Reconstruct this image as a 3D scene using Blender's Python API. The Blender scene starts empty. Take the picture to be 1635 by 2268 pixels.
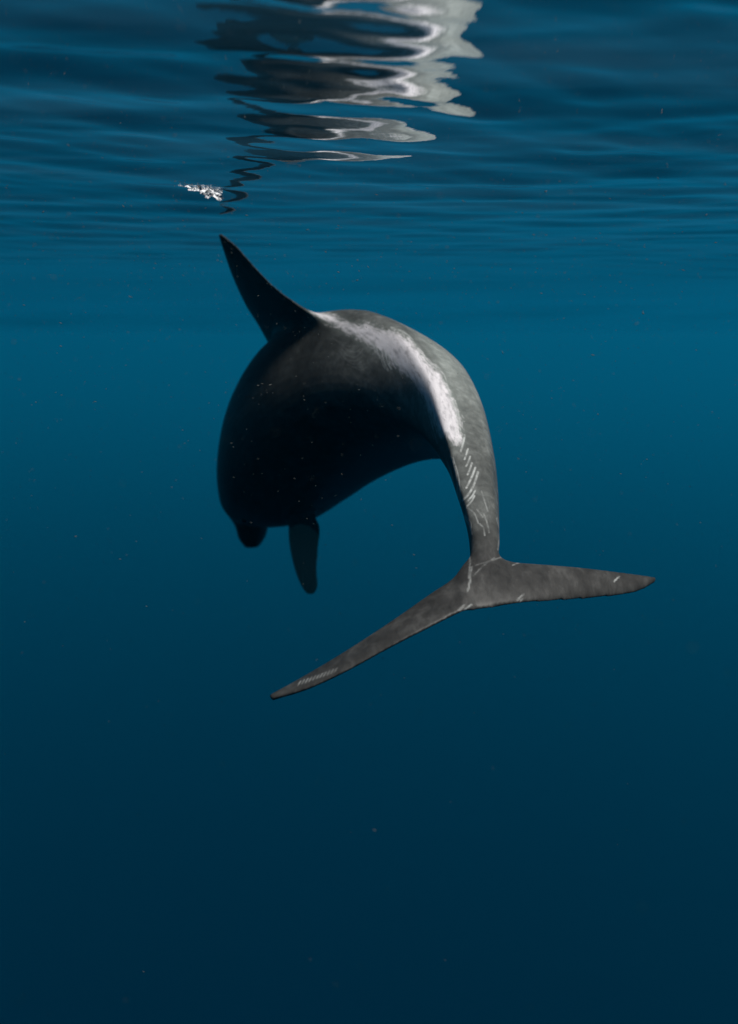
import bpy, bmesh, math, random
import numpy as np
from mathutils import Vector, Matrix
from mathutils.bvhtree import BVHTree

scene = bpy.context.scene
COL = scene.collection
rng = np.random.default_rng(7)
random.seed(7)

# ------------------------------------------------------------------ camera, sky, sun, exposure
CAM_DEPTH = 0.29                       # metres below the mean water level (z = 0)
PITCH = math.radians(10.15)             # looking slightly down
FPX, PW, PH = 2200.0, 1635.0, 2268.0    # focal length and frame of the photograph, in its pixels

cam_data = bpy.data.cameras.new('camera')
cam = bpy.data.objects.new('camera', cam_data)
COL.objects.link(cam)
cam.location = (0.0, 0.0, -CAM_DEPTH)
cam.rotation_euler = (math.pi / 2 - PITCH, 0.0, 0.0)
cam_data.sensor_fit = 'HORIZONTAL'
cam_data.sensor_width = 24.0
cam_data.lens = FPX / PW * 24.0
cam_data.clip_start = 0.01
cam_data.clip_end = 6000.0
cam_data.dof.use_dof = True
cam_data.dof.focus_distance = 1.68
cam_data.dof.aperture_fstop = 2.6
scene.camera = cam

SUN_VEC = Vector((0.30, -0.26, 0.92)).normalized()      # towards the sun
SUN_ELEV = math.asin(SUN_VEC.z)
SUN_AZ = math.atan2(SUN_VEC.x, SUN_VEC.y)
world = bpy.data.worlds.new('World')
scene.world = world
world.use_nodes = True
wn = world.node_tree.nodes
wl = world.node_tree.links
bg = wn['Background']
sky = wn.new('ShaderNodeTexSky')
sky.sky_type = 'NISHITA'
sky.sun_disc = False
sky.sun_elevation = SUN_ELEV
sky.sun_rotation = SUN_AZ
wl.new(sky.outputs[0], bg.inputs[0])
bg.inputs[1].default_value = 0.05

sun_data = bpy.data.lights.new('sun', 'SUN')
sun_data.energy = 5.0
sun_data.angle = math.radians(12)      # the ripples overhead spread the sunlight
sun_data.color = (1.0, 0.965, 0.92)
sun = bpy.data.objects.new('sun', sun_data)
COL.objects.link(sun)
sun.location = (20, 5, 30)
sun.rotation_euler = SUN_VEC.to_track_quat('Z', 'Y').to_euler()

scene.view_settings.view_transform = 'Standard'
scene.view_settings.look = 'None'
scene.view_settings.gamma = 1.0
scene.view_settings.use_curve_mapping = False
scene.view_settings.exposure = 0.0

scene.render.engine = 'CYCLES'
cy = scene.cycles
cy.use_denoising = True
cy.max_bounces = 6
cy.diffuse_bounces = 2
cy.glossy_bounces = 3
cy.transparent_max_bounces = 8
cy.volume_bounces = 0
cy.sample_clamp_indirect = 4.0

# ------------------------------------------------------------------ helpers
R_CAM = Matrix.Rotation(math.pi / 2 - PITCH, 3, 'X')
CAM_POS = Vector(cam.location)


def cvec(r, u, t):
    """direction given as right / up / towards the viewer"""
    return R_CAM @ Vector((r, u, t))


def at(px, py, d):
    """the point seen at a place of the photograph, d metres deep"""
    return CAM_POS + R_CAM @ Vector(((px - PW / 2) / FPX * d, -(py - PH / 2) / FPX * d, -d))


def catmull(P, n_per):
    P = np.asarray(P, float)
    Q = np.vstack([2 * P[0] - P[1], P, 2 * P[-1] - P[-2]])
    out = []
    for i in range(1, len(Q) - 2):
        p0, p1, p2, p3 = Q[i - 1], Q[i], Q[i + 1], Q[i + 2]
        for k in range(n_per):
            t = k / n_per
            out.append(0.5 * (2 * p1 + (p2 - p0) * t + (2 * p0 - 5 * p1 + 4 * p2 - p3) * t * t
                              + (3 * p1 - p0 - 3 * p2 + p3) * t ** 3))
    out.append(Q[-2])
    return np.array(out)


def link(name, me, parent=None, mat=None):
    o = bpy.data.objects.new(name, me)
    COL.objects.link(o)
    if parent:
        o.parent = parent
    if mat:
        me.materials.append(mat)
    return o


class NT:
    """small node-tree writer"""

    def __init__(self, name):
        self.m = bpy.data.materials.new(name)
        self.m.use_nodes = True
        self.t = self.m.node_tree
        self.t.nodes.clear()
        self.out = self.t.nodes.new('ShaderNodeOutputMaterial')

    def n(self, kind, **kw):
        nd = self.t.nodes.new(kind)
        for k, v in kw.items():
            setattr(nd, k, v)
        return nd

    def l(self, a, b):
        self.t.links.new(a, b)

    def math(self, op, a, b=None, clamp=False):
        nd = self.n('ShaderNodeMath', operation=op)
        nd.use_clamp = clamp
        for i, v in enumerate((a, b)):
            if v is None:
                continue
            if hasattr(v, 'links'):
                self.l(v, nd.inputs[i])
            else:
                nd.inputs[i].default_value = v
        return nd.outputs[0]

    def ramp(self, fac, stops, interp='LINEAR'):
        nd = self.n('ShaderNodeValToRGB')
        nd.color_ramp.interpolation = interp
        el = nd.color_ramp.elements
        el[0].position, el[0].color = stops[0][0], stops[0][1]
        el[1].position, el[1].color = stops[-1][0], stops[-1][1]
        for p, c in stops[1:-1]:
            e = el.new(p)
            e.color = c
        self.l(fac, nd.inputs[0])
        return nd.outputs[0]

    def mixc(self, fac, a, b, blend='MIX'):
        nd = self.n('ShaderNodeMix', data_type='RGBA', blend_type=blend)
        for s, v in ((nd.inputs[0], fac), (nd.inputs[6], a), (nd.inputs[7], b)):
            if hasattr(v, 'links'):
                self.l(v, s)
            else:
                s.default_value = v
        return nd.outputs[2]

    def noise(self, vec, scale, detail=3.0, rough=0.55, dist=0.0):
        nd = self.n('ShaderNodeTexNoise')
        nd.inputs['Scale'].default_value = scale
        nd.inputs['Detail'].default_value = detail
        nd.inputs['Roughness'].default_value = rough
        nd.inputs['Distortion'].default_value = dist
        self.l(vec, nd.inputs['Vector'])
        return nd.outputs[0]

    def mapping(self, vec, scale=(1, 1, 1), rot=(0, 0, 0)):
        nd = self.n('ShaderNodeMapping')
        nd.inputs['Scale'].default_value = scale
        nd.inputs['Rotation'].default_value = rot
        self.l(vec, nd.inputs[0])
        return nd.outputs[0]

    def attr(self, name):
        return self.n('ShaderNodeAttribute', attribute_name=name)


def g(v, a=1.0):
    return (v, v, v, a)


# ------------------------------------------------------------------ the water: surface, dark sheet for the depths, the body of water itself
WAVE_SEED = 146
SWELL = 0.4
WAVES = []
wr = np.random.default_rng(WAVE_SEED)
for i in range(12):                      # swell
    WAVES.append((math.exp(wr.uniform(math.log(3), math.log(24))), wr.normal(math.radians(75), math.radians(40)), wr.uniform(0.015, 0.04) * SWELL, wr.uniform(0, 6.28)))
for i in range(90):
    lam = math.exp(wr.uniform(math.log(0.05), math.log(2.2)))
    th = wr.normal(math.radians(88), math.radians(26))
    # slope of the component: long swell gentle, hand-sized ripples strongest
    slope = 0.0172 * math.exp(-((math.log(lam / 0.17)) ** 2) / (2 * 0.75 ** 2))
    slope *= wr.uniform(0.5, 1.5)
    WAVES.append((lam, th, slope, wr.uniform(0, 2 * math.pi)))


def wave_height(x, y, cell=None):
    z = np.zeros_like(x)
    # gentle warp so that crests bend
    wx = x + 0.05 * np.sin(1.7 * y + 0.6) + 0.03 * np.sin(3.1 * x - 1.1 * y)
    wy = y + 0.06 * np.sin(1.3 * x + 2.0) + 0.025 * np.sin(2.7 * y + 3.9 * x)
    calm = 1.0 / (1.0 + (np.hypot(x + 0.1, y - 1.4) / 3.2) ** 2)      # ripples spread from the animal's breath and die out
    for lam, th, s, ph in WAVES:
        k = 2 * math.pi / lam
        a = s / k
        arg = k * (wx * math.cos(th) + wy * math.sin(th)) + ph
        w = np.sin(arg) + 0.18 * np.sin(2 * arg + 1.3)
        if cell is not None:
            w = w * np.clip((lam / cell - 3.0) / 3.0, 0, 1)
        if lam < 2.4:
            w = w * (0.12 + 0.88 * calm)
        z = z + a * w
    return z - Z_MEAN


Z_MEAN = 0.0
_gx, _gy = np.meshgrid(np.linspace(-0.8, 0.8, 33), np.linspace(0.5, 3.0, 51))
Z_MEAN = float(wave_height(_gx, _gy).mean())     # mean level over the dolphin


def build_water_surface():
    r = [0.06]
    while r[-1] < 9:
        r.append(r[-1] * 1.009)
    while r[-1] < 1500:
        r.append(r[-1] * 1.035)
    r = np.array(r)
    front = np.radians(np.arange(-32, 32.01, 0.2))
    rest = np.radians(np.arange(34, 326.1, 2.0))
    ang = np.concatenate([front, rest])
    A, Rr = np.meshgrid(ang, r)
    x = Rr * np.sin(A)
    y = Rr * np.cos(A)
    cell = np.maximum(Rr * 0.009, 0.004)
    side = np.where(A > math.radians(33), np.maximum(cell, Rr * 0.035), cell)
    z = wave_height(x, y, side)
    nr, na = x.shape
    co = np.stack([x, y, z], -1).reshape(-1, 3)
    co = np.vstack([co, [[0, 0, float(wave_height(np.array([0.0]), np.array([0.0]))[0])]]])
    faces = []
    idx = np.arange(nr * na).reshape(nr, na)
    a = idx[:-1, :]
    b = idx[1:, :]
    a2 = np.roll(a, -1, 1)
    b2 = np.roll(b, -1, 1)
    quads = np.stack([a, a2, b2, b], -1).reshape(-1, 4)
    # orient upwards: angle grows clockwise seen from above
    c = nr * na
    tris = np.stack([np.full(na, c), np.roll(idx[0], -1), idx[0]], -1)
    me = bpy.data.meshes.new('water_surface')
    nq, nt = len(quads), len(tris)
    me.vertices.add(len(co))
    me.vertices.foreach_set('co', co.ravel())
    me.loops.add(nq * 4 + nt * 3)
    quads = quads[:, ::-1]
    tris = tris[:, ::-1]
    me.loops.foreach_set('vertex_index', np.concatenate([quads.ravel(), tris.ravel()]).astype(np.int32))
    me.polygons.add(nq + nt)
    me.polygons.foreach_set('loop_start', np.concatenate([np.arange(nq) * 4, nq * 4 + np.arange(nt) * 3]).astype(np.int32))
    me.update(calc_edges=True)
    me.validate()
    if me.polygons[0].normal.z < 0:
        me.flip_normals()
    me.polygons.foreach_set('use_smooth', [True] * len(me.polygons))
    t = NT('water_surface')
    fr = t.n('ShaderNodeFresnel')
    fr.inputs['IOR'].default_value = 1.33
    geo = t.n('ShaderNodeNewGeometry')
    mp = t.mapping(geo.outputs['Position'], (5.0, 9.0, 5.0))
    nz = t.noise(mp, 2.2, 4.0, 0.5)
    bp = t.n('ShaderNodeBump')
    bp.inputs['Strength'].default_value = 0.02
    bp.inputs['Distance'].default_value = 0.02
    t.l(nz, bp.inputs['Height'])
    gl = t.n('ShaderNodeBsdfGlossy')
    gl.inputs['Roughness'].default_value = 0.004
    gl.inputs['Color'].default_value = (0.97, 0.985, 1, 1)
    tr = t.n('ShaderNodeBsdfTransparent')
    mx = t.n('ShaderNodeMixShader')
    t.l(bp.outputs[0], gl.inputs['Normal'])
    t.l(fr.outputs[0], mx.inputs[0])
    t.l(tr.outputs[0], mx.inputs[1])
    t.l(gl.outputs[0], mx.inputs[2])
    # an added translucent film brightens the surface in streaks; it thins out away from the animal
    tl = t.n('ShaderNodeBsdfTranslucent')
    tl.inputs['Color'].default_value = (0.13, 0.50, 0.80, 1)
    mx2 = t.n('ShaderNodeMixShader')
    dv = t.n('ShaderNodeVectorMath', operation='DISTANCE')
    t.l(geo.outputs['Position'], dv.inputs[0])
    dv.inputs[1].default_value = (0.0, 1.0, 0.0)
    q = t.math('DIVIDE', dv.outputs['Value'], 2.2)
    q = t.math('ADD', t.math('MULTIPLY', q, q), 1.0)
    streak = t.noise(t.mapping(geo.outputs['Position'], (1.6, 6.0, 1.0), (0, 0, 0.12)), 1.0, 3, 0.55, 0.4)
    film = t.ramp(streak, [(0.40, g(0.006)), (0.72, g(0.042))])
    t.l(t.math('DIVIDE', film, q), mx2.inputs[0])
    t.l(mx.outputs[0], mx2.inputs[1])
    t.l(tl.outputs[0], mx2.inputs[2])
    t.l(mx2.outputs[0], t.out.inputs['Surface'])
    o = link('water_surface', me, mat=t.m)
    o['kind'] = 'structure'
    o['label'] = 'rippled underside of the sea surface with mirrored dolphin'
    return o


build_water_surface()


def build_dark_depth_sheet():
    # an added dark basin-shaped sheet stands for the lightless water far below and away
    bm = bmesh.new()
    ring = [(1450, -2.0), (1400, -40), (1200, -60), (700, -74), (200, -79)]
    rows = []
    for rad, z in ring:
        rows.append([bm.verts.new((rad * math.cos(i * math.tau / 64), rad * math.sin(i * math.tau / 64), z)) for i in range(64)])
    c = bm.verts.new((0, 0, -80))
    for a, b in zip(rows[:-1], rows[1:]):
        for i in range(64):
            bm.faces.new((a[i], a[(i + 1) % 64], b[(i + 1) % 64], b[i]))
    for i in range(64):
        bm.faces.new((rows[-1][i], rows[-1][(i + 1) % 64], c))
    me = bpy.data.meshes.new('dark_depth_sheet')
    bm.to_mesh(me)
    bm.free()
    t = NT('dark_depth_sheet')
    d = t.n('ShaderNodeBsdfDiffuse')
    d.inputs[0].default_value = (0.0, 0.0007, 0.009, 1)
    t.l(d.outputs[0], t.out.inputs[0])
    o = link('dark_depth_sheet', me, mat=t.m)
    o['kind'] = 'structure'
    o['label'] = 'dark blue sheet added for the open water fading into the depths'


build_dark_depth_sheet()


def build_haze():
    bm = bmesh.new()
    bmesh.ops.create_cube(bm, size=1.0)
    top, bot = 1.2, -81.0
    for v in bm.verts:
        v.co = (v.co.x * 3100, v.co.y * 3100, top if v.co.z > 0 else bot)
    me = bpy.data.meshes.new('haze')
    bm.to_mesh(me)
    bm.free()
    t = NT('haze')
    pv = t.n('ShaderNodeVolumePrincipled')
    pv.inputs['Color'].default_value = (0.003, 0.375, 0.72, 1)
    pv.inputs['Density'].default_value = 0.0032
    pv.inputs['Anisotropy'].default_value = 0.35
    t.l(pv.outputs[0], t.out.inputs['Volume'])
    o = link('haze', me, mat=t.m)
    o['kind'] = 'stuff'
    o['label'] = 'blue murk of the sea water'


build_haze()

# ------------------------------------------------------------------ the dolphin
# stations along the spine: place in the photograph, depth, dorsal direction (right, up, towards viewer), half sizes in px at that depth
ST = [
    # px    py    D     dorsal               hd   hv   w
    (1033, 1345, 1.462, (-0.10, 0.70, 0.66), 4, 4, 8),
    (1046, 1318, 1.488, (-0.14, 0.66, 0.70), 8, 8, 22),
    (1064, 1275, 1.535, (-0.26, 0.55, 0.76), 17, 17, 33),
    (1073, 1225, 1.59, (-0.50, 0.42, 0.75), 30, 28, 36),
    (1070, 1170, 1.65, (-0.66, 0.36, 0.66), 42, 42, 38),
    (1056, 1090, 1.74, (-0.70, 0.36, 0.62), 60, 62, 46),
    (1033, 1000, 1.86, (-0.58, 0.44, 0.68), 80, 92, 58),
    (985, 906, 2.04, (-0.36, 0.58, 0.73), 106, 152, 82),
    (905, 852, 2.24, (-0.22, 0.80, 0.56), 140, 182, 122),
    (812, 854, 2.44, (-0.26, 0.88, 0.40), 179, 200, 150),
    (720, 900, 2.62, (-0.46, 0.84, 0.25), 190, 198, 164),
    (652, 962, 2.79, (-0.62, 0.74, 0.12), 164, 184, 162),
    (596, 1030, 2.94, (-0.82, 0.54, 0.0), 114, 158, 140),
    (562, 1086, 3.04, (-0.93, 0.36, -0.1), 74, 108, 100),
    (552, 1126, 3.09, (-0.97, 0.20, -0.15), 48, 66, 62),
    (554, 1158, 3.11, (-0.98, 0.12, -0.18), 34, 44, 40),
    (556, 1190, 3.12, (-0.98, 0.05, -0.2), 27, 32, 30),
    (557, 1211, 3.125, (-0.98, 0.05, -0.2), 14, 16, 15),
]
KEEL = [0.0, 0.1, 0.3, 0.6, 0.85, 1.0, 1.05, 1.05, 1.0, 0.85, 0.6, 0.3, 0.1, 0, 0, 0, 0, 0]


def spine_frames(n_per=14):
    rows = []
    for (px, py, d, dv, hd, hv, w), kk in zip(ST, KEEL):
        p = at(px, py, d)
        v = cvec(*dv).normalized()
        s = d / FPX
        rows.append([*p, *v, hd * s, hv * s, w * s, kk])
    return catmull(rows, n_per)


FR = spine_frames()
SPINE = FR[:, :3]
TAN = np.gradient(SPINE, axis=0)
TAN /= np.linalg.norm(TAN, axis=1)[:, None]
DOR = FR[:, 3:6] - (FR[:, 3:6] * TAN).sum(1)[:, None] * TAN
DOR /= np.linalg.norm(DOR, axis=1)[:, None]
LAT = np.cross(TAN, DOR)                # animal's right when looking towards the head
ARC = np.concatenate([[0], np.cumsum(np.linalg.norm(np.diff(SPINE, axis=0), axis=1))])


def ring_point(i, th):
    hd, hv, w, kk = FR[i, 6:10]
    c, s = math.cos(th), math.sin(th)
    h = hd if c > 0 else hv
    # keel: squeeze the flanks near the ridge
    lat = s * (1 - kk * (0.52 if c > 0 else 0.40) * abs(c) ** 1.5)
    return SPINE[i] + DOR[i] * (c * h) + LAT[i] * (lat * w)


def add_body(bm):
    m = 64
    prev = None
    for i in range(len(SPINE)):
        ring = [bm.verts.new(ring_point(i, k * math.tau / m)) for k in range(m)]
        if prev:
            for k in range(m):
                bm.faces.new((prev[k], prev[(k + 1) % m], ring[(k + 1) % m], ring[k]))
        else:
            bm.faces.new(ring[::-1])
        prev = ring
    bm.faces.new(prev)


def add_blade(bm, lead, trail, thick, edge=0.0026, m=28, n_per=10):
    """a fin lofted from its leading edge to its trailing edge; thick = half thickness along the span"""
    L = catmull(lead, n_per)
    T = catmull(trail, n_per)
    th = catmull(np.array(thick)[:, None], n_per)[:, 0]
    N = len(L)
    prev = None
    span = np.gradient((L + T) / 2, axis=0)
    for i in range(N):
        ch = T[i] - L[i]
        nrm = np.cross(span[i], ch)
        nrm /= np.linalg.norm(nrm)
        ring = []
        for k in range(2 * m):
            a = k / m
            u = 0.5 - 0.5 * math.cos(math.pi * (a if a <= 1 else 2 - a))
            prof = 1.9 * (math.sqrt(u) * (1 - u) * 0.95 + 0.12 * math.sqrt(max(u * (1 - u), 0))) + edge * (th[i] / th.max()) ** 0.6 / th[i] * (1 - (2 * u - 1) ** 8)
            sg = 1 if a <= 1 else -1
            ring.append(bm.verts.new(L[i] + ch * u + nrm * (sg * prof * th[i])))
        if prev:
            for k in range(2 * m):
                bm.faces.new((prev[k], prev[(k + 1) % (2 * m)], ring[(k + 1) % (2 * m)], ring[k]))
        else:
            bm.faces.new(ring[::-1])
        prev = ring
    bm.faces.new(prev)


def pts(lst):
    return [tuple(at(*p)) for p in lst]


bm = bmesh.new()
add_body(bm)
# flukes: leading edge / trailing edge from the root to the tip
add_blade(bm,
          pts([(1066, 1205, 1.60), (1092, 1228, 1.585), (1140, 1247, 1.575), (1210, 1253, 1.58), (1290, 1259, 1.59), (1370, 1268, 1.605), (1430, 1276, 1.62), (1452, 1281, 1.625)]),
          pts([(1012, 1352, 1.455), (1045, 1354, 1.46), (1090, 1346, 1.47), (1160, 1336, 1.49), (1235, 1331, 1.515), (1320, 1325, 1.55), (1408, 1312, 1.59), (1452, 1289, 1.617)]),
          [0.016, 0.014, 0.012, 0.010, 0.0085, 0.007, 0.006, 0.004])
add_blade(bm,
          pts([(1080, 1215, 1.60), (1038, 1243, 1.585), (1015, 1280, 1.565), (950, 1326, 1.54), (868, 1383, 1.515), (770, 1446, 1.49), (675, 1502, 1.47), (598, 1544, 1.455)]),
          pts([(1040, 1351, 1.455), (1027, 1353, 1.45), (1005, 1362, 1.445), (945, 1392, 1.43), (862, 1434, 1.415), (765, 1487, 1.41), (680, 1526, 1.415), (602, 1549, 1.44)]),
          [0.016, 0.014, 0.013, 0.011, 0.009, 0.0075, 0.006, 0.004], edge=0.0034)
# dorsal fin: leading edge / trailing edge from the base (sunk into the back) to the tip
add_blade(bm,
          pts([(640, 800, 2.86), (590, 738, 2.80), (566, 705, 2.74), (540, 660, 2.68), (515, 605, 2.62), (497, 555, 2.56), (485, 519, 2.52)]),
          pts([(820, 800, 2.33), (748, 722, 2.35), (672, 678, 2.39), (614, 640, 2.43), (568, 594, 2.46), (524, 545, 2.49), (490, 518, 2.51)]),
          [0.075, 0.045, 0.026, 0.019, 0.014, 0.009, 0.004])
# pectoral flippers: the near one, and its mirror image on the far flank
FLIPPER_LEAD = pts([(660, 1085, 2.86), (645, 1135, 2.84), (641, 1175, 2.83), (644, 1215, 2.82), (655, 1262, 2.81), (668, 1296, 2.80), (680, 1314, 2.795)])
FLIPPER_TRAIL = pts([(700, 1090, 2.78), (699, 1138, 2.76), (709, 1172, 2.75), (705, 1215, 2.75), (702, 1262, 2.755), (704, 1298, 2.765), (696, 1316, 2.78)])
FLIPPER_THICK = [0.03, 0.024, 0.019, 0.016, 0.013, 0.010, 0.006]
add_blade(bm, FLIPPER_LEAD, FLIPPER_TRAIL, FLIPPER_THICK)
_root = np.array(FLIPPER_LEAD[1])
_k = int(np.argmin(((SPINE - _root) ** 2).sum(1)))


def mirror(P):
    P = np.array(P) - SPINE[_k]
    P = P - 2 * (P @ LAT[_k])[:, None] * LAT[_k]
    return [tuple(q) for q in P * 0.8 + DOR[_k] * 0.05 + TAN[_k] * 0.02 + SPINE[_k]]


add_blade(bm, mirror(FLIPPER_LEAD), mirror(FLIPPER_TRAIL), FLIPPER_THICK)
bmesh.ops.recalc_face_normals(bm, faces=bm.faces)
raw = bpy.data.meshes.new('dolphin_raw')
bm.to_mesh(raw)
bm.free()
tmp = bpy.data.objects.new('dolphin_raw', raw)
COL.objects.link(tmp)
rm = tmp.modifiers.new('remesh', 'REMESH')
rm.mode = 'VOXEL'
rm.voxel_size = 0.0027
sm = tmp.modifiers.new('smooth', 'SMOOTH')
sm.factor = 0.5
sm.iterations = 7
dg = bpy.context.evaluated_depsgraph_get()
skin = bpy.data.meshes.new_from_object(tmp.evaluated_get(dg))
skin.name = 'dolphin'
bpy.data.objects.remove(tmp)
bpy.data.meshes.remove(raw)
skin.polygons.foreach_set('use_smooth', [True] * len(skin.polygons))
skin.materials.clear()


def get_co(me):
    a = np.empty(len(me.vertices) * 3)
    me.vertices.foreach_get('co', a)
    return a.reshape(-1, 3)


def relax(me, weight, iters):
    """laplacian fairing, stronger where weight is near one"""
    co = get_co(me)
    e = np.empty(len(me.edges) * 2, np.int32)
    me.edges.foreach_get('vertices', e)
    e = e.reshape(-1, 2)
    mask = weight > 0.01
    e = e[mask[e[:, 0]] | mask[e[:, 1]]]
    used, loc = np.unique(e.ravel(), return_inverse=True)
    e = loc.reshape(-1, 2)
    n = len(used)
    c = co[used]
    w_ = np.where(mask[used], weight[used], 0.0)[:, None] * 0.7
    i = np.concatenate([e[:, 0], e[:, 1]])
    j = np.concatenate([e[:, 1], e[:, 0]])
    deg = np.maximum(np.bincount(i, minlength=n), 1).astype(float)
    for _ in range(iters):
        avg = np.stack([np.bincount(i, c[j, k], n) / deg for k in range(3)], -1)
        c += (avg - c) * w_
    co[used] = c
    me.vertices.foreach_set('co', co.ravel())
    me.update()


def near(P, c, r):
    d = np.linalg.norm(P - np.asarray(c)[None], axis=1) / r
    return np.clip(1.0 - d * d, 0, 1)


V = get_co(skin)
# fair the fin roots into the body like living tissue
w = np.maximum.reduce([
    near(V, at(640, 715, 2.6), 0.16), near(V, at(700, 700, 2.4), 0.12), near(V, at(590, 745, 2.78), 0.08),
    0.8 * near(V, at(1062, 1262, 1.55), 0.075), 0.25 * near(V, at(1040, 1320, 1.49), 0.04),
    near(V, at(675, 1140, 2.81), 0.07),
    near(V, at(535, 1140, 3.1), 0.07)])
relax(skin, w, 60)
w = np.maximum.reduce([near(V, at(655, 735, 2.55), 0.13), near(V, at(720, 712, 2.37), 0.11), near(V, at(600, 745, 2.75), 0.10)])
relax(skin, w, 260)

# finer mesh where the scars are, so that thin marks stay crisp
bm = bmesh.new()
bm.from_mesh(skin)
inv = R_CAM.transposed()


def project(P):
    q = (np.asarray(P) - np.array(CAM_POS)) @ np.array(R_CAM)
    return np.stack([PW / 2 + q[:, 0] / -q[:, 2] * FPX, PH / 2 - q[:, 1] / -q[:, 2] * FPX], -1), -q[:, 2]


V = get_co(skin)
PX, DP = project(V)
NRM = np.empty(len(V) * 3)
skin.vertices.foreach_get('normal', NRM)
NRM = NRM.reshape(-1, 3)
FACING = ((np.array(CAM_POS) - V) * NRM).sum(1) > 0
hot = FACING & (PX[:, 0] > 690) & (PX[:, 0] < 1112) & (PX[:, 1] > 680) & (PX[:, 1] < 1240) & (DP < 2.75)
hot &= (PX[:, 1] < 0.62 * (PX[:, 0] - 700) + 850) | (PX[:, 0] > 960)
bm.faces.ensure_lookup_table()
hotset = hot
ed = [e for e in bm.edges if hotset[e.verts[0].index] and hotset[e.verts[1].index]]
bmesh.ops.subdivide_edges(bm, edges=ed, cuts=1, use_grid_fill=True, smooth=0.0)
bm.to_mesh(skin)
bm.free()
skin.polygons.foreach_set('use_smooth', [True] * len(skin.polygons))
V = get_co(skin)
nv = len(V)
NRM = np.empty(nv * 3)
skin.vertices.foreach_get('normal', NRM)
NRM = NRM.reshape(-1, 3)
PX, DP = project(V)
FACING = ((np.array(CAM_POS) - V) * NRM).sum(1) > 0
print('dolphin verts', nv)

# body coordinates of every vertex: arc length, angle round the spine, side
near_i = np.empty(nv, np.int32)
for a in range(0, nv, 20000):
    b = min(nv, a + 20000)
    d2 = ((V[a:b, None, :] - SPINE[None]) ** 2).sum(-1)
    near_i[a:b] = d2.argmin(1)
rel = V - SPINE[near_i]
up = (rel * DOR[near_i]).sum(1)
side = (rel * LAT[near_i]).sum(1)
ahead = (rel * TAN[near_i]).sum(1)
theta = np.arctan2(side, up)
rad = np.hypot(up, side)
FLOW = np.stack([ARC[near_i] + ahead, theta * np.minimum(rad, 0.3), rad], -1)


def set_attr(me, name, val, kind='FLOAT'):
    at_ = me.attributes.new(name, kind, 'POINT')
    at_.data.foreach_set('vector' if kind == 'FLOAT_VECTOR' else 'value', np.ascontiguousarray(val, np.float32).ravel())


def smoothstep(a, b, x):
    t = np.clip((x - a) / (b - a), 0, 1)
    return t * t * (3 - 2 * t)


def poly_signed(P, poly):
    """signed distance in px to a closed outline, positive inside"""
    poly = np.asarray(poly, float)
    a = poly
    b = np.roll(poly, -1, 0)
    dist = np.full(len(P), 1e9)
    inside = np.zeros(len(P), bool)
    for (x0, y0), (x1, y1) in zip(a, b):
        dx, dy = x1 - x0, y1 - y0
        t = np.clip(((P[:, 0] - x0) * dx + (P[:, 1] - y0) * dy) / (dx * dx + dy * dy), 0, 1)
        dist = np.minimum(dist, np.hypot(P[:, 0] - x0 - t * dx, P[:, 1] - y0 - t * dy))
        cr = (y0 > P[:, 1]) != (y1 > P[:, 1])
        with np.errstate(divide='ignore', invalid='ignore'):
            xi = x0 + (P[:, 1] - y0) / (dy if dy else 1e-9) * dx
        inside ^= cr & (P[:, 0] < xi)
    return np.where(inside, dist, -dist)


def zp(x, y):
    return (609.2 + x * 0.33875, 637.0 + y * 0.33875)


body_zone = FACING & (DP < 2.75) & (PX[:, 1] < 1245)
patch_outline = [zp(*q) for q in [
    (250, 155), (340, 185), (430, 228), (540, 262), (600, 250), (680, 282), (780, 305), (860, 345), (930, 415), (990, 495),
    (1060, 565), (1110, 640), (1150, 730), (1180, 830), (1200, 930), (1205, 995), (1185, 1015), (1150, 985), (1130, 960), (1090, 955),
    (1060, 900), (1030, 820), (990, 730), (950, 640), (900, 590), (830, 530), (790, 500), (750, 440), (680, 400),
    (620, 350), (560, 320), (470, 272), (380, 222), (300, 187)]]
PATCH = np.zeros(nv)
idx = np.where(body_zone)[0]
sd = poly_signed(PX[idx], patch_outline)
PATCH[idx] = smoothstep(-26, 20, sd)
# the far flank carries the pale mark too, whitened to brighten its mirror image
_view = np.array(CAM_POS) - V
FACE = (_view * NRM).sum(1) / np.linalg.norm(_view, axis=1)
PATCH = np.maximum(PATCH, np.where((FLOW[:, 0] > 0.42) & (FLOW[:, 0] < 1.25) & (theta > -0.4),
                                   1.3 * smoothstep(0.42, 0.6, FLOW[:, 0]) * (1 - smoothstep(1.0, 1.25, FLOW[:, 0])) * (1 - smoothstep(1.7, 2.5, theta)) * smoothstep(-0.2, 0.2, theta) * smoothstep(0.02, 0.4, -FACE), 0))

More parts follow.
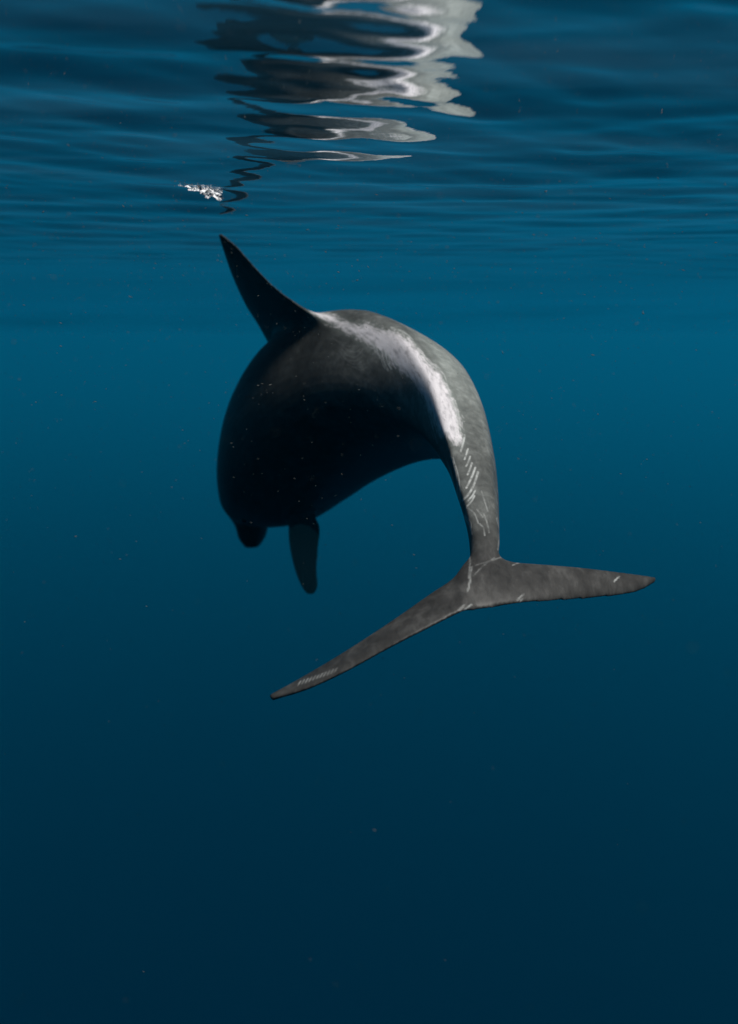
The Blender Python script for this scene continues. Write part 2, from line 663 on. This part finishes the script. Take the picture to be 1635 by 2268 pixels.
STROKES = [   # healed tooth rakes: outline points (in the enlarged view), half width in px, strength
    ([(1240, 965), (1232, 1010), (1215, 1070)], 1.7, 1.0), ([(1262, 1055), (1252, 1085), (1240, 1122)], 1.5, 0.9),
    ([(1276, 1105), (1266, 1135), (1250, 1168)], 1.5, 0.9), ([(1287, 1148), (1277, 1180), (1260, 1222)], 1.6, 0.95),
    ([(1310, 1178), (1286, 1240), (1252, 1308)], 1.8, 1.0), ([(1328, 1208), (1300, 1290), (1270, 1345), (1226, 1392)], 1.9, 1.0),
    ([(1308, 1328), (1290, 1362), (1264, 1392)], 1.6, 0.9), ([(1304, 1362), (1284, 1398), (1256, 1428)], 1.6, 0.85),
    ([(1150, 1105), (1182, 1210), (1192, 1310), (1196, 1405), (1212, 1505)], 1.5, 0.8),
    ([(1163, 1112), (1198, 1230), (1208, 1310), (1212, 1405)], 1.3, 0.75),
    ([(1128, 1140), (1160, 1240), (1176, 1350)], 1.3, 0.5), ([(1200, 1400), (1204, 1440), (1218, 1500)], 1.3, 0.5),
    ([(1218, 1470), (1258, 1530), (1276, 1568), (1286, 1612)], 1.6, 0.75), ([(1240, 1490), (1275, 1530), (1284, 1570)], 1.4, 0.6),
    ([(1320, 1450), (1360, 1500)], 1.3, 0.4),
    ([(1350, 1330), (1372, 1400), (1392, 1460)], 1.2, 0.35),
    ([(1250, 1440), (1300, 1470), (1330, 1540)], 1.2, 0.4), ([(1365, 1480), (1385, 1530), (1400, 1600)], 1.4, 0.35),
    ([(1340, 1545), (1365, 1575), (1372, 1620)], 1.3, 0.4),
    ([(700, 415), (712, 480), (738, 542)], 1.6, 0.85), ([(718, 415), (736, 490), (760, 532)], 1.5, 0.85),
    ([(738, 420), (748, 460), (746, 498)], 1.5, 0.9), ([(778, 455), (782, 490), (800, 508)], 1.6, 0.9),
    ([(660, 380), (672, 430), (684, 460)], 1.3, 0.6), ([(640, 362), (655, 420)], 1.2, 0.5), ([(690, 440), (704, 500), (722, 530)], 1.1, 0.5),
    ([(1180, 740), (1205, 850), (1212, 960), (1188, 1030)], 1.3, 0.7), ([(1140, 690), (1180, 800), (1192, 900), (1178, 985)], 1.1, 0.6),
    ([(1100, 600), (1160, 720), (1190, 830)], 1.2, 0.5), ([(1040, 520), (1100, 560), (1130, 640)], 1.3, 0.45),
    ([(900, 350), (960, 420), (1000, 480), (1060, 520)], 1.5, 0.45), ([(760, 260), (840, 290), (900, 340)], 1.6, 0.4),
    ([(990, 480), (1050, 505), (1080, 530)], 1.4, 0.4), ([(930, 400), (985, 455)], 1.4, 0.4),
    ([(1000, 800), (1022, 880), (1045, 960), (1062, 1020)], 1.1, 0.45), ([(985, 815), (1010, 900), (1040, 990)], 1.0, 0.35),
    # fine folds of skin on the near flank
    ([(440, 405), (470, 440), (520, 455), (555, 430), (575, 400)], 1.2, 0.18), ([(430, 425), (465, 465), (520, 480), (565, 455), (590, 420)], 1.2, 0.18),
    ([(450, 455), (490, 490), (540, 500), (575, 475)], 1.1, 0.17), ([(440, 380), (480, 410), (530, 420), (560, 398)], 1.1, 0.16),
    ([(400, 345), (440, 370), (490, 385), (530, 380)], 1.1, 0.13), ([(470, 500), (520, 522), (560, 520)], 1.1, 0.13),
    ([(380, 330), (420, 355), (470, 362)], 1.0, 0.12), ([(520, 520), (560, 538), (600, 520)], 1.0, 0.12),
]


def zf(x, y):       # points read in the enlarged view of the flukes
    return ((1000 + x * 1.0398) / 1.8055, (2000 + y * 1.0398) / 1.8055)


FSTROKES = [
    ([(852, 258), (846, 310), (838, 350)], 1.6, 0.5), ([(838, 180), (846, 230), (842, 300)], 1.4, 0.45), ([(800, 20), (812, 80), (835, 170)], 1.3, 0.4),
    ([(822, 428), (835, 414), (852, 402)], 1.6, 0.8), ([(800, 424), (812, 412), (825, 402)], 1.4, 0.6), ([(1030, 386), (1040, 372), (1054, 362)], 1.5, 0.6),
    ([(1040, 390), (1048, 378)], 1.2, 0.5), ([(1400, 312), (1410, 303), (1420, 294)], 1.3, 0.7), ([(1402, 314), (1414, 298)], 0.9, 0.7),
    ([(870, 250), (920, 235), (980, 215)], 1.2, 0.25), ([(860, 290), (900, 250), (940, 222)], 1.2, 0.25),
    ([(950, 70), (962, 120), (955, 190)], 1.8, 0.4), ([(1010, 250), (1040, 238)], 1.2, 0.5),
]
for k in range(11):
    x0 = 185 + k * 14
    FSTROKES.append(([(x0, 712 - k * 5.0), (x0 + 10, 696 - k * 5.0)], 1.2, 0.55 - 0.03 * k))


def seg_dist(P, line):
    line = catmull(np.asarray(line, float), 6) if len(line) > 2 else np.asarray(line, float)
    d = np.full(len(P), 1e9)
    for (x0, y0), (x1, y1) in zip(line[:-1], line[1:]):
        dx, dy = x1 - x0, y1 - y0
        t = np.clip(((P[:, 0] - x0) * dx + (P[:, 1] - y0) * dy) / max(dx * dx + dy * dy, 1e-9), 0, 1)
        d = np.minimum(d, np.hypot(P[:, 0] - x0 - t * dx, P[:, 1] - y0 - t * dy))
    return d


SCAR = np.zeros(nv)
for strokes, tr in ((STROKES, zp), (FSTROKES, zf)):
    for line, hw, st in strokes:
        ln = np.array([tr(*q) for q in line])
        lo, hi = ln.min(0) - 8, ln.max(0) + 8
        m = np.where(FACING & (DP < 2.75) & (PX[:, 0] > lo[0]) & (PX[:, 0] < hi[0]) & (PX[:, 1] > lo[1]) & (PX[:, 1] < hi[1]))[0]
        if len(m):
            d = seg_dist(PX[m], ln)
            hw = hw * 1.3
            SCAR[m] = np.maximum(SCAR[m], st * (1 - smoothstep(hw * 0.35, hw * 1.5, d)))

fluke = np.maximum(smoothstep(0.05, 0.11, rad) * (ARC[near_i] < 0.26), 1 - smoothstep(0.10, 0.30, FLOW[:, 0]))
set_attr(skin, 'flow', FLOW, 'FLOAT_VECTOR')
set_attr(skin, 'patch', PATCH)
set_attr(skin, 'scar', SCAR)
set_attr(skin, 'fluke', fluke)
# colour zones of the animal: shade painted on the left flank, paler belly, pale saddle behind the fin on the right flank
shade_and_dark = smoothstep(0.75, 1.7, -theta) * smoothstep(0.3, 0.65, FLOW[:, 0])  # shade of the left flank, painted into the skin
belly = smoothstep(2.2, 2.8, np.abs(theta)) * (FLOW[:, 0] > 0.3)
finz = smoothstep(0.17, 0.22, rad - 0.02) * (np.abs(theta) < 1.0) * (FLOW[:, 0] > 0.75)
fore_shade = smoothstep(0.88, 1.18, FLOW[:, 0]) * (1 - smoothstep(-0.3, 0.5, theta))  # painted shade over the left flank from the fin forward
fore_shade = np.maximum(fore_shade, smoothstep(1.1, 1.4, FLOW[:, 0]))
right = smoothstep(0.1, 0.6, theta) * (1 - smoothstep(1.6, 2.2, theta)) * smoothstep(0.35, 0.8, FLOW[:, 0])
fin_shadow = np.maximum(near(V, at(598, 785, 2.70), 0.34), near(V, at(560, 640, 2.6), 0.22)) ** 0.8  # fin's shadow painted onto the flank below it, and a dark fin
set_attr(skin, 'shade_and_dark', np.clip(np.maximum.reduce([shade_and_dark, finz, fore_shade, fin_shadow]), 0, 1))  # painted shade together with the fin's own dark colour
flip = np.maximum.reduce([near(V, at(674, 1215 + q, 2.79), 0.07) for q in (0, 40, 80)]) > 0
set_attr(skin, 'flipper', flip)
set_attr(skin, 'belly', np.clip(belly, 0, 1))
set_attr(skin, 'saddle', np.clip(right, 0, 1))


def build_skin_material():
    t = NT('dolphin_skin')
    tc = t.n('ShaderNodeTexCoord')
    p = tc.outputs['Object']
    fl = t.attr('flow').outputs['Vector']
    patch = t.attr('patch').outputs['Fac']
    scar = t.attr('scar').outputs['Fac']
    fluke = t.attr('fluke').outputs['Fac']
    shade_and_dark = t.attr('shade_and_dark').outputs['Fac']
    belly = t.attr('belly').outputs['Fac']
    saddle = t.attr('saddle').outputs['Fac']
    # cloudy mottling, brushed along the body
    n1 = t.noise(t.mapping(fl, (14, 30, 6)), 1.0, 6, 0.62, 0.6)
    n2 = t.noise(t.mapping(p, (55, 55, 55)), 1.0, 5, 0.6, 0.4)
    mot = t.math('ADD', t.math('MULTIPLY', n1, 0.6), t.math('MULTIPLY', n2, 0.4))
    base = t.ramp(mot, [(0.30, (0.036, 0.039, 0.037, 1)), (0.50, (0.088, 0.094, 0.089, 1)), (0.70, (0.185, 0.196, 0.186, 1))])
    pale = t.ramp(mot, [(0.30, (0.095, 0.105, 0.098, 1)), (0.50, (0.185, 0.203, 0.189, 1)), (0.70, (0.31, 0.335, 0.315, 1))])
    c = t.mixc(saddle, base, pale)
    # flukes: short brushed streaks
    n3 = t.noise(t.mapping(p, (80, 40, 14), (0.0, 0.75, 0.3)), 1.0, 5, 0.65, 0.3)
    n4 = t.noise(t.mapping(p, (16, 16, 16)), 1.0, 4, 0.6)
    fmix = t.math('ADD', t.math('MULTIPLY', n3, 0.5), t.math('MULTIPLY', n4, 0.5))
    fcol = t.ramp(fmix, [(0.34, (0.018, 0.018, 0.0175, 1)), (0.50, (0.036, 0.036, 0.0345, 1)), (0.68, (0.074, 0.074, 0.071, 1))])
    c = t.mixc(fluke, c, fcol)
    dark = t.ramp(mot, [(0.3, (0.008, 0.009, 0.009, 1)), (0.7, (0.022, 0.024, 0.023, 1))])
    c = t.mixc(t.math('MULTIPLY', shade_and_dark, 0.85), c, dark)
    c = t.mixc(t.math('MULTIPLY', belly, 0.4), c, (0.12, 0.13, 0.14, 1))
    c = t.mixc(t.math('MULTIPLY', t.attr('flipper').outputs['Fac'], 0.7), c, (0.20, 0.19, 0.155, 1))
    # the abraded pale patch and the whitened far flank: feathered edge made of strands that lean across the back
    st = t.noise(t.mapping(fl, (38, 150, 0), (0, 0, 0.5)), 1.0, 4, 0.6, 0.5)
    st2 = t.noise(t.mapping(fl, (26, 150, 0), (0, 0, -0.35)), 1.0, 4, 0.6, 0.6)
    edge = t.math('ADD', patch, t.math('MULTIPLY', t.math('SUBTRACT', st, 0.5), 1.3))
    pm = t.ramp(edge, [(0.28, g(0)), (0.74, g(1))])
    pcol = t.ramp(st2, [(0.28, (0.27, 0.265, 0.272, 1)), (0.46, (0.52, 0.502, 0.516, 1)), (0.72, (0.66, 0.637, 0.652, 1))])
    halo = t.ramp(patch, [(0.0, g(0)), (0.5, g(1))])
    c = t.mixc(t.math('MULTIPLY', halo, 0.45), c, (0.19, 0.215, 0.197, 1))
    c = t.mixc(pm, c, pcol)
    brk = t.ramp(t.noise(t.mapping(p, (70, 70, 70)), 1.0, 3, 0.6), [(0.36, g(0.25)), (0.6, g(1))])
    scar = t.math('MULTIPLY', t.math('MULTIPLY', scar, brk), 0.78)
    c = t.mixc(scar, c, (0.47, 0.49, 0.475, 1))
    b = t.n('ShaderNodeBsdfPrincipled')
    t.l(c, b.inputs['Base Color'])
    b.inputs['Roughness'].default_value = 0.42
    b.inputs['Specular IOR Level'].default_value = 0.14       # wet skin under water hardly shines
    bp = t.n('ShaderNodeBump')
    bp.inputs['Strength'].default_value = 0.08
    bp.inputs['Distance'].default_value = 0.004
    hgt = t.math('ADD', t.math('ADD', n1, t.math('MULTIPLY', st, 0.5)), scar)
    t.l(hgt, bp.inputs['Height'])
    t.l(bp.outputs[0], b.inputs['Normal'])
    t.l(b.outputs[0], t.out.inputs[0])
    return t.m


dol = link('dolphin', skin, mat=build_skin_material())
dol['label'] = 'grey dolphin arching away with pale scarred back and tail flukes towards viewer'
dol['category'] = 'dolphin'


def build_eye(sign):
    i = int(np.argmin(np.abs(ARC - (ARC[-1] - 0.235))))
    c = Vector(ring_point(i, sign * 1.75))
    bm = bmesh.new()
    bmesh.ops.create_uvsphere(bm, u_segments=16, v_segments=10, radius=0.013)
    me = bpy.data.meshes.new('eye')
    bm.to_mesh(me)
    bm.free()
    me.polygons.foreach_set('use_smooth', [True] * len(me.polygons))
    t = NT('eye')
    b = t.n('ShaderNodeBsdfPrincipled')
    b.inputs['Base Color'].default_value = (0.006, 0.005, 0.005, 1)
    b.inputs['Roughness'].default_value = 0.15
    t.l(b.outputs[0], t.out.inputs[0])
    e = link('eye', me, parent=dol, mat=t.m)
    e.location = c - (c - Vector(SPINE[i])).normalized() * 0.008


build_eye(-1)
build_eye(1)


# ------------------------------------------------------------------ sun glitter on the ruffled surface, put into a white film
def glitter_material():
    t = NT('glitter')
    tc = t.n('ShaderNodeTexCoord')
    p = tc.outputs['Object']
    n1 = t.noise(t.mapping(p, (150, 75, 150)), 1.0, 4, 0.6, 1.2)
    big = t.noise(t.mapping(p, (30, 18, 30)), 1.0, 2, 0.5)
    m = t.ramp(t.math('ADD', n1, t.math('MULTIPLY', t.math('SUBTRACT', big, 0.5), 0.7)), [(0.46, g(0)), (0.60, g(1))])
    tl = t.n('ShaderNodeBsdfTranslucent')
    tl.inputs[0].default_value = (0.92, 0.94, 0.95, 1)  # white colour stands in for the sun glints
    fr = t.n('ShaderNodeFresnel')
    fr.inputs['IOR'].default_value = 1.33
    gl = t.n('ShaderNodeBsdfGlossy')
    gl.inputs['Roughness'].default_value = 0.05
    tr = t.n('ShaderNodeBsdfTransparent')
    wm = t.n('ShaderNodeMixShader')
    t.l(fr.outputs[0], wm.inputs[0])
    t.l(tr.outputs[0], wm.inputs[1])
    t.l(gl.outputs[0], wm.inputs[2])
    mx = t.n('ShaderNodeMixShader')
    t.l(m, mx.inputs[0])
    t.l(wm.outputs[0], mx.inputs[1])
    t.l(tl.outputs[0], mx.inputs[2])
    t.l(mx.outputs[0], t.out.inputs[0])
    return t.m


GLITTER = glitter_material()


def build_glitter(px, py, half_x, half_y, seed, label):
    """a torn, crumpled white film just under the surface, added for the sun glitter"""
    d = (at(px, py, 1.0) - CAM_POS).normalized()
    c = CAM_POS.copy()
    for _ in range(4000):               # walk along the sight line up to the rippled surface
        c = c + d * 0.002
        if c.z > float(wave_height(np.array([c.x]), np.array([c.y]))[0]):
            break
    c.z = float(wave_height(np.array([c.x]), np.array([c.y]))[0])
    fr_ = np.random.default_rng(seed)
    n = 72
    u, v = np.meshgrid(np.linspace(-1, 1, n), np.linspace(-1, 1, n))
    x = c.x + u * half_x + 0.25 * half_x * v
    y = c.y + v * half_y
    h = np.zeros_like(u)
    for k in range(26):
        lam = fr_.uniform(0.010, 0.05)
        a = fr_.uniform(0, math.tau)
        h += 0.055 * lam * np.sin(math.tau / lam * (u * half_x * math.cos(a) + v * half_y * math.sin(a)) + fr_.uniform(0, 6.3))
    z = wave_height(x, y) - 0.0012 - np.abs(h) * 0.35
    ang = np.arctan2(v, u)
    lim = 0.72 + 0.16 * np.sin(3 * ang + seed) + 0.12 * np.sin(7 * ang + 1.7 * seed) + 0.06 * np.sin(13 * ang)
    inside = np.hypot(u, v) < lim
    ids = -np.ones(n * n, int)
    flat = np.where(inside.ravel())[0]
    bm = bmesh.new()
    verts = {}
    for q in flat:
        verts[q] = bm.verts.new((x.ravel()[q] - c.x, y.ravel()[q] - c.y, z.ravel()[q] - c.z))
    for i in range(n - 1):
        for j in range(n - 1):
            q = (i * n + j, i * n + j + 1, (i + 1) * n + j + 1, (i + 1) * n + j)
            if all(k in verts for k in q):
                bm.faces.new([verts[k] for k in q])
    bmesh.ops.delete(bm, geom=[w for w in bm.verts if not w.link_faces], context='VERTS')
    me = bpy.data.meshes.new('glitter_patch')
    bm.to_mesh(me)
    bm.free()
    me.polygons.foreach_set('use_smooth', [True] * len(me.polygons))
    o = link('glitter_patch', me, mat=GLITTER)
    o.location = c
    o['label'] = label
    o['category'] = 'glitter'
    return o


build_glitter(455, 416, 0.045, 0.12, 3, 'sun glitter at the water surface above the dorsal fin, added as a white film')


# ------------------------------------------------------------------ drifting motes
def build_marine_snow():
    sr = np.random.default_rng(11)
    n = 9000
    y = 0.55 + 4.5 * sr.random(n) ** 1.2
    x = (sr.random(n) * 2 - 1) * (0.25 + 0.55 * y)
    dep = sr.exponential(0.22, n) * (0.6 + 0.5 * y / 2)
    z = -0.05 - dep
    r = np.minimum(np.exp(sr.normal(math.log(0.00045), 0.42, n)), 0.0011) * np.clip(y / 1.5, 0.5, 1)
    # octahedron-like grains, drawn out along the drift
    base = np.array([(1, 0, 0), (-1, 0, 0), (0, 1, 0), (0, -1, 0), (0, 0, 1), (0, 0, -1)], float)
    F = np.array([(0, 2, 4), (2, 1, 4), (1, 3, 4), (3, 0, 4), (2, 0, 5), (1, 2, 5), (3, 1, 5), (0, 3, 5)])
    co = np.empty((n, 6, 3))
    for k in range(n):
        s = np.array([r[k] * sr.uniform(1.0, 4.0), r[k] * sr.uniform(0.7, 1.3), r[k] * sr.uniform(0.5, 0.9)])
        a = sr.normal(math.radians(12), math.radians(28))
        q = base * s
        cx, sx = math.cos(a), math.sin(a)
        co[k, :, 0] = q[:, 0] * cx + q[:, 2] * sx + x[k]
        co[k, :, 1] = q[:, 1] + y[k]
        co[k, :, 2] = -q[:, 0] * sx + q[:, 2] * cx + z[k]
    zs = wave_height(x, y)
    co[:, :, 2] += zs[:, None]
    f = (F[None] + (np.arange(n) * 6)[:, None, None]).reshape(-1, 3)
    me = bpy.data.meshes.new('marine_snow')
    me.from_pydata(co.reshape(-1, 3).tolist(), [], f.tolist())
    me.polygons.foreach_set('use_smooth', [True] * len(me.polygons))
    t = NT('mote')
    d1 = t.n('ShaderNodeBsdfDiffuse')
    d1.inputs[0].default_value = (0.22, 0.225, 0.205, 1)
    d2 = t.n('ShaderNodeBsdfTranslucent')
    d2.inputs[0].default_value = (0.22, 0.225, 0.205, 1)
    ad = t.n('ShaderNodeMixShader')
    ad.inputs[0].default_value = 0.5
    t.l(d1.outputs[0], ad.inputs[1])
    t.l(d2.outputs[0], ad.inputs[2])
    t.l(ad.outputs[0], t.out.inputs[0])
    o = link('marine_snow', me, mat=t.m)
    o['kind'] = 'stuff'
    o['label'] = 'tiny pale motes drifting through the water'


build_marine_snow()
